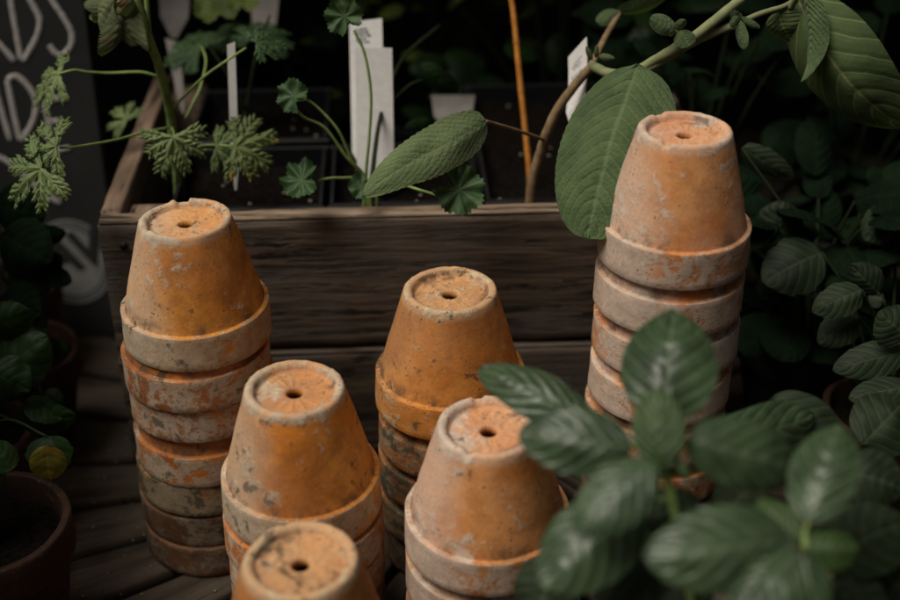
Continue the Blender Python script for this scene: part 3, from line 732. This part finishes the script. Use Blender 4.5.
tagstake('plant_tag', [(355, 47), (392, 48), (394, 164), (357, 168)], [1.01, 1.01, 1.04, 1.04], 'blank white tag standing in front of another, behind a thin geranium stalk')
tagstake('plant_tag', [(349, 22), (382, 18), (385, 150), (352, 152)], [1.035, 1.035, 1.055, 1.055], 'printed white tag, taller and half hidden behind the blank one',
         ink=[(.2, .55, .06), (.15, .6, .085), (.2, .65, .11), (.2, .5, .135), (.25, .6, .16)])
tagstake('plant_tag', [(227, 45), (235, 42), (239, 165), (231, 168)], [.985, .985, 1.02, 1.02], 'narrow grey white stake tag beside the cut geranium leaves')
tagstake('plant_tag', [(568, 57), (586, 37), (584, 100), (566, 112)], [.985, .955, .965, .99], 'slanted white tag with dark printed lines beside the woody stem',
         ink=[(.3, .8, .22), (.2, .7, .27), (.3, .75, .32), (.2, .8, .44), (.25, .75, .48), (.2, .8, .52), (.25, .7, .56), (.1, .6, .72)])
tagstake('plant_tag', [(431, 95), (475, 95), (472, 115), (434, 116)], 1.16, 'short grey tag low among the shaded plants', mat=M_TAGGREY)
tagstake('plant_tag', [(652, 117), (675, 110), (676, 150), (655, 155)], .93, 'white tag peeking out just behind the topmost pot of the tallest stack')
tagstake('plant_tag', [(158, -12), (190, -14), (188, 18), (160, 16)], 1.2, 'blurred grey tag at the top edge beside the geranium stem', mat=M_TAGGREY)
tagstake('plant_tag', [(250, -12), (280, -14), (276, 24), (252, 22)], 1.2, 'blurred printed tag at the top edge behind the leaves', mat=M_TAGGREY, ink=[(.2, .8, .3), (.2, .7, .45), (.2, .8, .6)])
tagstake('plant_tag', [(165, 38), (178, 42), (184, 92), (176, 92)], 1.14, 'slim faded tag leaning behind the main geranium stem', mat=M_TAGGREY)
st = MB(); cpts = [W(505, -30, 1.03), W(513, 10, 1.035), W(520, 80, 1.045), W(529, 168, 1.06), W(529, 168, 1.06) + Vector((.001, 0, -.028))]; tube(st, cpts, .0023, .0027, 8, 10, wob=.05)
for t_ in (5, 12, 17, 22):
    q_ = catmull(cpts, 8)[t_]; tube(st, [q_ - Vector((0, 0, .0012)), q_, q_ + Vector((0, 0, .0012))], .0027, .0029, 3, 10)
cane = st.build('bamboo_cane', M_BAMBOO, None, loc=W(529, 168, 1.06))
tag(cane, 'thin orange cane standing upright in the crate behind the long velvety leaf', 'cane')

# ------------------------------------------------------------------ chalkboard
LEAN = math.radians(7)
BN = Vector((0, -math.cos(LEAN), math.sin(LEAN))); B0 = Vector((-.33, 1.062, 0))
def WB(px, py, off=0.0):
    d = ray(px, py); t = (B0 - CAM + BN * off).dot(BN) / d.dot(BN); return CAM + d * t
def bpt(x, h, d=0):      # x world, height along board
    return Vector((x, B0.y + h * math.sin(LEAN), h * math.cos(LEAN))) - BN * d
chalk = thing('chalkboard_sign', 'black chalkboard with white handwritten capitals leaning at the far left', 'chalkboard', bpt(-.62, 0))
mb = MB(); vs = []
for h in (0, .78):
    for (x, d) in ((-.92, 0), (-.33, 0), (-.33, .014), (-.92, .014)): vs.append(bpt(x, h, d))
mb.add(vs, [(0, 1, 5, 4), (1, 2, 6, 5), (2, 3, 7, 6), (3, 0, 4, 7), (3, 2, 1, 0), (4, 5, 6, 7)]); mb.build('board', M_CHALKB, chalk, smooth=False)
strokes = [[(-14, 32), (0, 45), (14, 61)], [(9, -14), (12, 10), (16, 32), (21, 60)], [(6, -24), (20, -18), (31, 2), (39, 18), (38, 32), (32, 46), (23, 61)],
           [(66, -38), (50, -40), (42, -22), (52, 0), (63, 17), (71, 32), (71, 45), (63, 55), (55, 53), (49, 45)],
           [(-14, 62), (-6, 84), (0, 106), (10, 140)], [(-14, 62), (-22, 100), (-26, 140)], [(7, 80), (11, 100), (15, 120), (20, 140)], [(7, 80), (15, 76), (24, 82), (33, 94), (36, 106), (33, 121), (26, 134), (21, 141)],
           [(66, 98), (55, 99), (46, 103), (48, 120), (50, 136), (53, 150), (70, 148)], [(48, 122), (60, 121)],
           [(-8, 155), (6, 161), (20, 172), (33, 184), (43, 193), (60, 203)]]
mb = MB()
for s in strokes:
    C = catmull([WB(x, y, .0008) for x, y in s], 10); hwid = .0026; vs = []
    for i, c in enumerate(C):
        t = (C[min(i + 1, len(C) - 1)] - C[max(i - 1, 0)]).normalized(); sd_ = t.cross(BN).normalized()
        hw = hwid * (1 + .25 * noise.noise(c * 400)) * (.6 if i in (0, len(C) - 1) else 1)
        vs += [c - sd_ * hw - BN * .0006, c - sd_ * hw * .7 + BN * .0002, c + sd_ * hw * .7 + BN * .0002, c + sd_ * hw - BN * .0006]
    mb.add(vs, grid_faces(len(C), 4))
mb.build('chalk_lettering', M_CHALK, chalk)
# round badge
cc = WB(72, 262, .0010); RB = 42 / F * 1.19
ex = Vector((1, 0, 0)); ey = BN.cross(ex) * -1
ey = Vector((0, math.sin(LEAN), math.cos(LEAN)))
mb = MB(); ns = 72
for (r0, r1, o) in ((0, .80, 0), (.84, .90, 0), (.94, 1.0, 0)):
    vs = []
    for r in (r0, r1):
        for j in range(ns):
            a = 2 * PI * j / ns; vs.append(cc + (ex * math.cos(a) + ey * math.sin(a) * 1.12) * r * RB)
    mb.add(vs, grid_faces(2, ns, True))
badge = mb.build('round_badge', M_STICKER, chalk, smooth=False)
fc = bpy.data.curves.new('txt', 'FONT'); fc.body = 'AV'; fc.size = .048; fc.extrude = .0006; fc.offset = .0016; fc.space_character = .95
fo = bpy.data.objects.new('txt', fc); COL.objects.link(fo)
dg = bpy.context.evaluated_depsgraph_get(); me = bpy.data.meshes.new_from_object(fo.evaluated_get(dg)); bpy.data.objects.remove(fo)
me.materials.clear(); me.materials.append(M_CHALKB)
to = bpy.data.objects.new('badge_lettering', me); COL.objects.link(to); to.parent = chalk
Rm = Matrix((ex, ey, BN)).transposed() @ Matrix.Rotation(rad(14), 3, 'Z')
to.matrix_local = Matrix.Translation(WB(50, 272, .0022) - chalk.location) @ Rm.to_4x4()

# ------------------------------------------------------------------ upright pots with plants
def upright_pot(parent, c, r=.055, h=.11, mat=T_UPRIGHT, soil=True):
    pr = [(.0, .004), (r * .60, .0), (r * .66, .003), (r * .92, h * .74), (r * .99, h * .75), (r, h * .77), (r * 1.0, h * .98), (r * .985, h), (r * .90, h), (r * .885, h * .98), (r * .80, h * .5), (r * .58, .01), (0, .01)]
    # upright pots share the clay shader, so heights are mirrored into its object space
    seg = 72; vs = []
    P2 = []
    for i in range(len(pr) - 1):
        for k in range(3): P2.append((pr[i][0] + (pr[i + 1][0] - pr[i][0]) * k / 3, pr[i][1] + (pr[i + 1][1] - pr[i][1]) * k / 3))
    P2.append(pr[-1])
    for (a_, z) in P2:
        for j in range(seg):
            t = 2 * PI * j / seg; q = Vector((math.cos(t) * a_, math.sin(t) * a_, z)) * 50 + Vector(c) * 9
            rr = a_ + .0006 * noise.noise(q) + .0003 * noise.noise(q * 4) if a_ > .001 else a_
            vs.append((c[0] + math.cos(t) * rr, c[1] + math.sin(t) * rr, c[2] + z + .0004 * noise.noise(q * 2)))
    mb = MB(); mb.add(vs, grid_faces(len(P2), seg, True)); mb.build('clay_pot', mat, parent)
    if soil:
        mb = MB(); vs = []; nr = 14
        for i in range(nr):
            for j in range(40):
                t = 2 * PI * j / 40; a_ = r * .88 * i / (nr - 1); x, y = c[0] + math.cos(t) * a_, c[1] + math.sin(t) * a_
                vs.append((x, y, c[2] + h * .84 + .003 * noise.noise(Vector((x, y, 0)) * 70) + .002 * noise.noise(Vector((x, y, 3)) * 200)))
        mb.add(vs, [f for f in grid_faces(nr, 40, True)]); mb.build('soil', M_SOIL, parent)
def bush(parent, c, top, leaves, mat, stem=S_DARK, base=None):
    """leaves: list of (base px, tip px, depth, width px, roll); stems run from the soil to each leaf base"""
    mbs = MB(); c = Vector(c)
    for i, (b0, t0, D, wd, rl) in enumerate(leaves):
        m_ = mat
        lf(parent, m_, b0, D, t0, D + .004 * ((i % 3) - 1), wd, roll=rl, arch=.16, fold=.35, a=.5, b=.7, nv=6, quilt=.006, nu=26, nvv=13, serr=.08, seed=i + 3)
        e = W(*b0, D); m1 = c.lerp(e, .55) + Vector((0, 0, .02))
        tube(mbs, [c + Vector((.004 * math.cos(i * 2.4), .004 * math.sin(i * 2.4), 0)), m1, e], .0016, .0009, 6, 6)
    mbs.build('stem', stem, parent)
def upplant(name, label, px, z, r, h, leaves, mat, group=None, potmat=T_UPRIGHT, pos=None):
    p = WZ(*px, h); c = Vector((p.x, p.y, 0)) if pos is None else Vector(pos)
    e = thing(name, label, 'potted plant', c, group); upright_pot(e, c, r, h, potmat)
    if leaves: bush(e, c + Vector((0, 0, h * .84)), None, leaves, mat)
    return e, c
G1 = 'small clay pots of seedlings on the table'
# front left, with a saucer
e1, c1 = upplant('potted_plant', 'shade-darkened terracotta pot of dark soil cut by the lower left edge', (-14, 522), 0, .0555, .118,
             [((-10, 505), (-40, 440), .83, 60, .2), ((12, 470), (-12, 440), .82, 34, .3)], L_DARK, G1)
e1.location.z += 0
sa = MB(); pr = [(0, .001), (.050, .001), (.060, .045), (.0635, .046), (.0635, .0485), (.058, .0485), (.049, .0055), (0, .0055)]
# shallow cachepot lying against the pot
cs = Vector((c1.x + .018, c1.y - .118, 0)); vs = []
for (r, z) in pr:
    for j in range(64):
        t = 2 * PI * j / 64; vs.append((cs.x + r * math.cos(t), cs.y + r * math.sin(t), z + .0004 * noise.noise(Vector((math.cos(t) * 3, math.sin(t) * 3, z * 50)))))
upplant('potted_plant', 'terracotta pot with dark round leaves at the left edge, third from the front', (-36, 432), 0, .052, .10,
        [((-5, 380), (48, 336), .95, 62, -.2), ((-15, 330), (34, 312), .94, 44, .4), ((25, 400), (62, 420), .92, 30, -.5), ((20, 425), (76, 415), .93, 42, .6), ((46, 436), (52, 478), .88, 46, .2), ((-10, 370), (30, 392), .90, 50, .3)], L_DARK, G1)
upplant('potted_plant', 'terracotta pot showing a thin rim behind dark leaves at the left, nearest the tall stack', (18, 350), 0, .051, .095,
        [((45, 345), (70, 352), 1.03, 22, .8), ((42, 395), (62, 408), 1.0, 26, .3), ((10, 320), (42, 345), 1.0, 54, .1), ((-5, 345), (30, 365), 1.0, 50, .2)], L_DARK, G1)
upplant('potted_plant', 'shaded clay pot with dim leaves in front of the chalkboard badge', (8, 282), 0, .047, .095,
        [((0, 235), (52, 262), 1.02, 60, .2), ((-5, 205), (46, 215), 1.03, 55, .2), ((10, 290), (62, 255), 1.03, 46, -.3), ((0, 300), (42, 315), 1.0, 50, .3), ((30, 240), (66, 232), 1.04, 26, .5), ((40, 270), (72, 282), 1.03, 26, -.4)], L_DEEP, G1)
# yellow leaf
YL = lf(None, leafmat('yellowing_leaf', (.20, .13, .012), (.06, .08, .014), (.25, .22, .04), 5, 1, .6, .1), (46, 446), .86, (50, 480), .875, 36, 'fallen_leaf', roll=.1, quilt=.003, arch=.15, fold=.2, a=.5, b=.5, seed=9)
tag(YL, 'yellow green leaf drooping over the rim of the lower left pot', 'leaf')
# right hand pot with small veined leaves
small = [((782, 198), (778, 246), 1.0, 0, 0)]
rl = [((779, 238), (781, 200), .98, 46, .1), ((822, 252), (762, 282), .96, 60, .15), ((895, 212), (864, 240), .98, 40, .2), ((878, 292), (850, 264), .93, 34, -.2),
      ((862, 290), (812, 312), .92, 36, .2), ((884, 300), (868, 296), .93, 20, .4), ((908, 338), (878, 312), .88, 46, .2), ((858, 316), (818, 344), .94, 36, .1),
      ((905, 352), (832, 370), .89, 38, .15), ((912, 388), (848, 398), .87, 34, .3), ((742, 148), (794, 176), .98, 26, .3)]
e, c = upplant('potted_plant', 'terracotta pot of small veined oval leaves to the right of the tallest stack', (888, 408), 0, .050, .10, rl, L_SMALL, G1)
# foreground plant -----------------------------------------------------------
FC = Vector((.175, .44, 0))
FP = thing('foreground_plant', 'blurred leafy plant with veined oval leaves filling the lower right corner', 'potted plant', FC)
upright_pot(FP, FC, .06, .11)
fl = [  # base, tip, D0, D1, width, roll, mat
    ((596, 428), (478, 368), .690, .720, 52, .35, L_FRONT), ((632, 448), (518, 434), 0.621, 0.632, 70, .15, L_FRONT),
    ((664, 420), (674, 310), 0.649, 0.688, 96, -.05, L_FRONT), ((662, 468), (655, 388), 0.605, 0.616, 54, -.1, L_YOUNG),
    ((686, 440), (802, 470), 0.611, 0.632, 72, -.1, L_FRONT), ((655, 462), (576, 535), 0.600, 0.589, 66, .2, L_FRONT),
    ((808, 522), (840, 424), 0.600, 0.632, 68, -.15, L_FRONT), ((792, 540), (645, 560), 0.589, 0.578, 88, .1, L_FRONT),
    ((800, 545), (758, 500), 0.600, 0.616, 36, .1, L_YOUNG), ((802, 548), (858, 548), 0.600, 0.605, 46, -.2, L_YOUNG),
    ((798, 552), (738, 618), 0.583, 0.567, 78, .2, L_FRONT), ((806, 556), (806, 628), 0.583, 0.572, 52, -.2, L_FRONT),
    ((640, 500), (540, 588), 0.627, 0.616, 88, .25, L_FRONT), ((700, 450), (815, 415), 0.726, 0.770, 56, .1, L_FRONT),
    ((820, 560), (912, 520), 0.660, 0.682, 76, -.1, L_SMALL), ((862, 445), (905, 400), 0.792, 0.814, 66, .1, L_SMALL), ((672, 455), (690, 480), 0.611, 0.605, 14, .5, L_YOUNG),
    ((650, 560), (600, 625), 0.660, 0.649, 60, .2, L_SMALL), ((640, 520), (700, 500), 0.682, 0.693, 44, .1, L_SMALL), ((870, 560), (915, 600), 0.682, 0.682, 60, .1, L_SMALL),
    ((700, 560), (655, 620), .66, .65, 70, .2, L_SMALL), ((760, 480), (720, 520), .70, .70, 60, .2, L_SMALL), ((845, 470), (905, 490), .72, .72, 62, -.2, L_SMALL),
    ((830, 580), (880, 640), .66, .66, 76, -.2, L_SMALL), ((690, 500), (650, 590), .70, .68, 60, .3, L_SMALL), ((770, 400), (845, 455), .78, .78, 60, .1, L_SMALL), ((560, 560), (530, 625), .70, .70, 66, .1, L_SMALL)]
for i, (b0, t0, D0, D1, wd, rl_, mt) in enumerate(fl):
    lf(FP, mt, b0, D0, t0, D1, wd, roll=rl_, arch=.24, fold=.36, a=.54, b=.62, nv=6, quilt=.014, nu=44, nvv=21, seed=i + 40)
stems(FP, S_GREEN, [([(664, 445, 0.627), (668, 480, 0.621), (680, 540, 0.627), (700, 640, 0.660), (735, 760, 0.726)], .0022, .0028),
                    ([(803, 535, 0.603), (806, 560, 0.605), (806, 640, 0.638), (800, 780, 0.726)], .0022, .0028)])
mbb = MB(); tube(mbb, [W(735, 760, 0.726), FC + Vector((-.01, .01, .10)), FC + Vector((0, 0, 0.099))], .0028, .0032); tube(mbb, [W(800, 780, 0.726), FC + Vector((.01, .01, .10)), FC + Vector((.005, 0, .09))], .0028, .0032); mbb.build('stem', S_GREEN, FP)
stems(FP, S_GREEN, [([(664, 470, 0.627), (640, 450, .62), (612, 434, .67), (596, 428, .69)], .0012, .001), ([(664, 450, 0.627), (664, 435, 0.638), (664, 420, 0.649)], .0012, .001),
                    ([(666, 460, 0.621), (676, 450, 0.616), (688, 442, 0.612)], .0012, .001), ([(803, 540, 0.603), (806, 530, 0.602), (808, 522, 0.600)], .0012, .001),
                    ([(670, 500, 0.625), (655, 500, 0.627), (640, 502, 0.627)], .0012, .001)], 'petiole')
# ------------------------------------------------------------------ dim plants behind
def shrub(name, label, px, D, spread, hgt, n, mat, seed, lsz=(.035, .06), lobed=False):
    c = W(*px, D); e = thing(name, label, 'plant', (c.x, c.y, 0.0), 'shaded plants behind the crate')
    rnd = random.Random(seed); ms = MB(); ml = MB(); foot = Vector((c.x, c.y, 0.09)); rootc = Vector((c.x, c.y, 0))
    upright_pot(e, rootc, .06, .11, M_BLACKPL)
    for i in range(n):
        th = rnd.uniform(0, 6.28); rr = spread * math.sqrt(rnd.random()); z = .10 + hgt * rnd.random()
        b_ = Vector((c.x + rr * math.cos(th), c.y + rr * math.sin(th) * .6, z))
        d = Vector((math.cos(th), math.sin(th) - .5, rnd.uniform(-.4, .7))).normalized(); L = rnd.uniform(*lsz)
        leaf_geo(ml, b_, b_ + d * L, L * rnd.uniform(.55, .8), roll=rnd.uniform(-.5, .5), arch=.2, fold=.3, a=.5, b=.6, nu=14, nvv=9, facing=Vector((0, -.5, 1)), seed=i)
        if i % 2 == 0: tube(ms, [foot, foot.lerp(b_, .5) + Vector((0, 0, .03)), b_], .0022, .001, 5, 5)
    ml.build('foliage', mat, e); ms.build('stem', S_DARK, e)
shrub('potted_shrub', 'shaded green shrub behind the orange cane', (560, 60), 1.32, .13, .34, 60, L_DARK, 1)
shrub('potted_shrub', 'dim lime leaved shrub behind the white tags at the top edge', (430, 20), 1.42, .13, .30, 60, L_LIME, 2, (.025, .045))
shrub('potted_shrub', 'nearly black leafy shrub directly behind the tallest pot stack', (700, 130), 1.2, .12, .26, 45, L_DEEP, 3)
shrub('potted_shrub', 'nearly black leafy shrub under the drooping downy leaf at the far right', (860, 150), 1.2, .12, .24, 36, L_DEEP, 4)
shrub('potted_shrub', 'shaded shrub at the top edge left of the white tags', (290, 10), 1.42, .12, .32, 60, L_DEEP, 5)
shrub('potted_shrub', 'low black green shrub added as dark fill between the tallest stack and small leaved pot', (800, 370), 1.10, .09, .14, 60, L_DEEP, 6)  # added to fill a black gap and hide the lit slats
# unseen shrub added left of the table to shade the lower left corner
e = thing('potted_shrub', 'unseen dense dark shrub added at the left of the table for shade', 'plant', (-.54, .66, 0)); rnd = random.Random(77)
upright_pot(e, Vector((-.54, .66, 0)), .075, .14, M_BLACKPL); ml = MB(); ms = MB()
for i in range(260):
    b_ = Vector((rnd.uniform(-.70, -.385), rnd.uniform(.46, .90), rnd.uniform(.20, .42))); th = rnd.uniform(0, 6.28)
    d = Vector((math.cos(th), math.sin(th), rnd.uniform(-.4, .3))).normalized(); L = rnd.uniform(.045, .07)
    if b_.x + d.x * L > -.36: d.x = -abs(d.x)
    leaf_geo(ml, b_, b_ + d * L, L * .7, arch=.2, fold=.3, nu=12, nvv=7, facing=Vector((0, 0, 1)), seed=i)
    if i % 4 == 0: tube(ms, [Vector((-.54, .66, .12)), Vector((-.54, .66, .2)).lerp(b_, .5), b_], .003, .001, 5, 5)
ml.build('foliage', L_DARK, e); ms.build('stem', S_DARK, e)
# grit on the slats
rnd = random.Random(5); mb = MB()
for _ in range(110):
    px, py = rnd.uniform(0, 250), rnd.uniform(420, 600); p = WZ(px, py, .0008); pebble(mb, p, rnd.uniform(.0003, .0012), rnd)
tag(mb.build('grit', M_GRIT), 'pale grit scattered over the dark slats', 'grit', kind='stuff')
sc.render.engine = 'CYCLES'
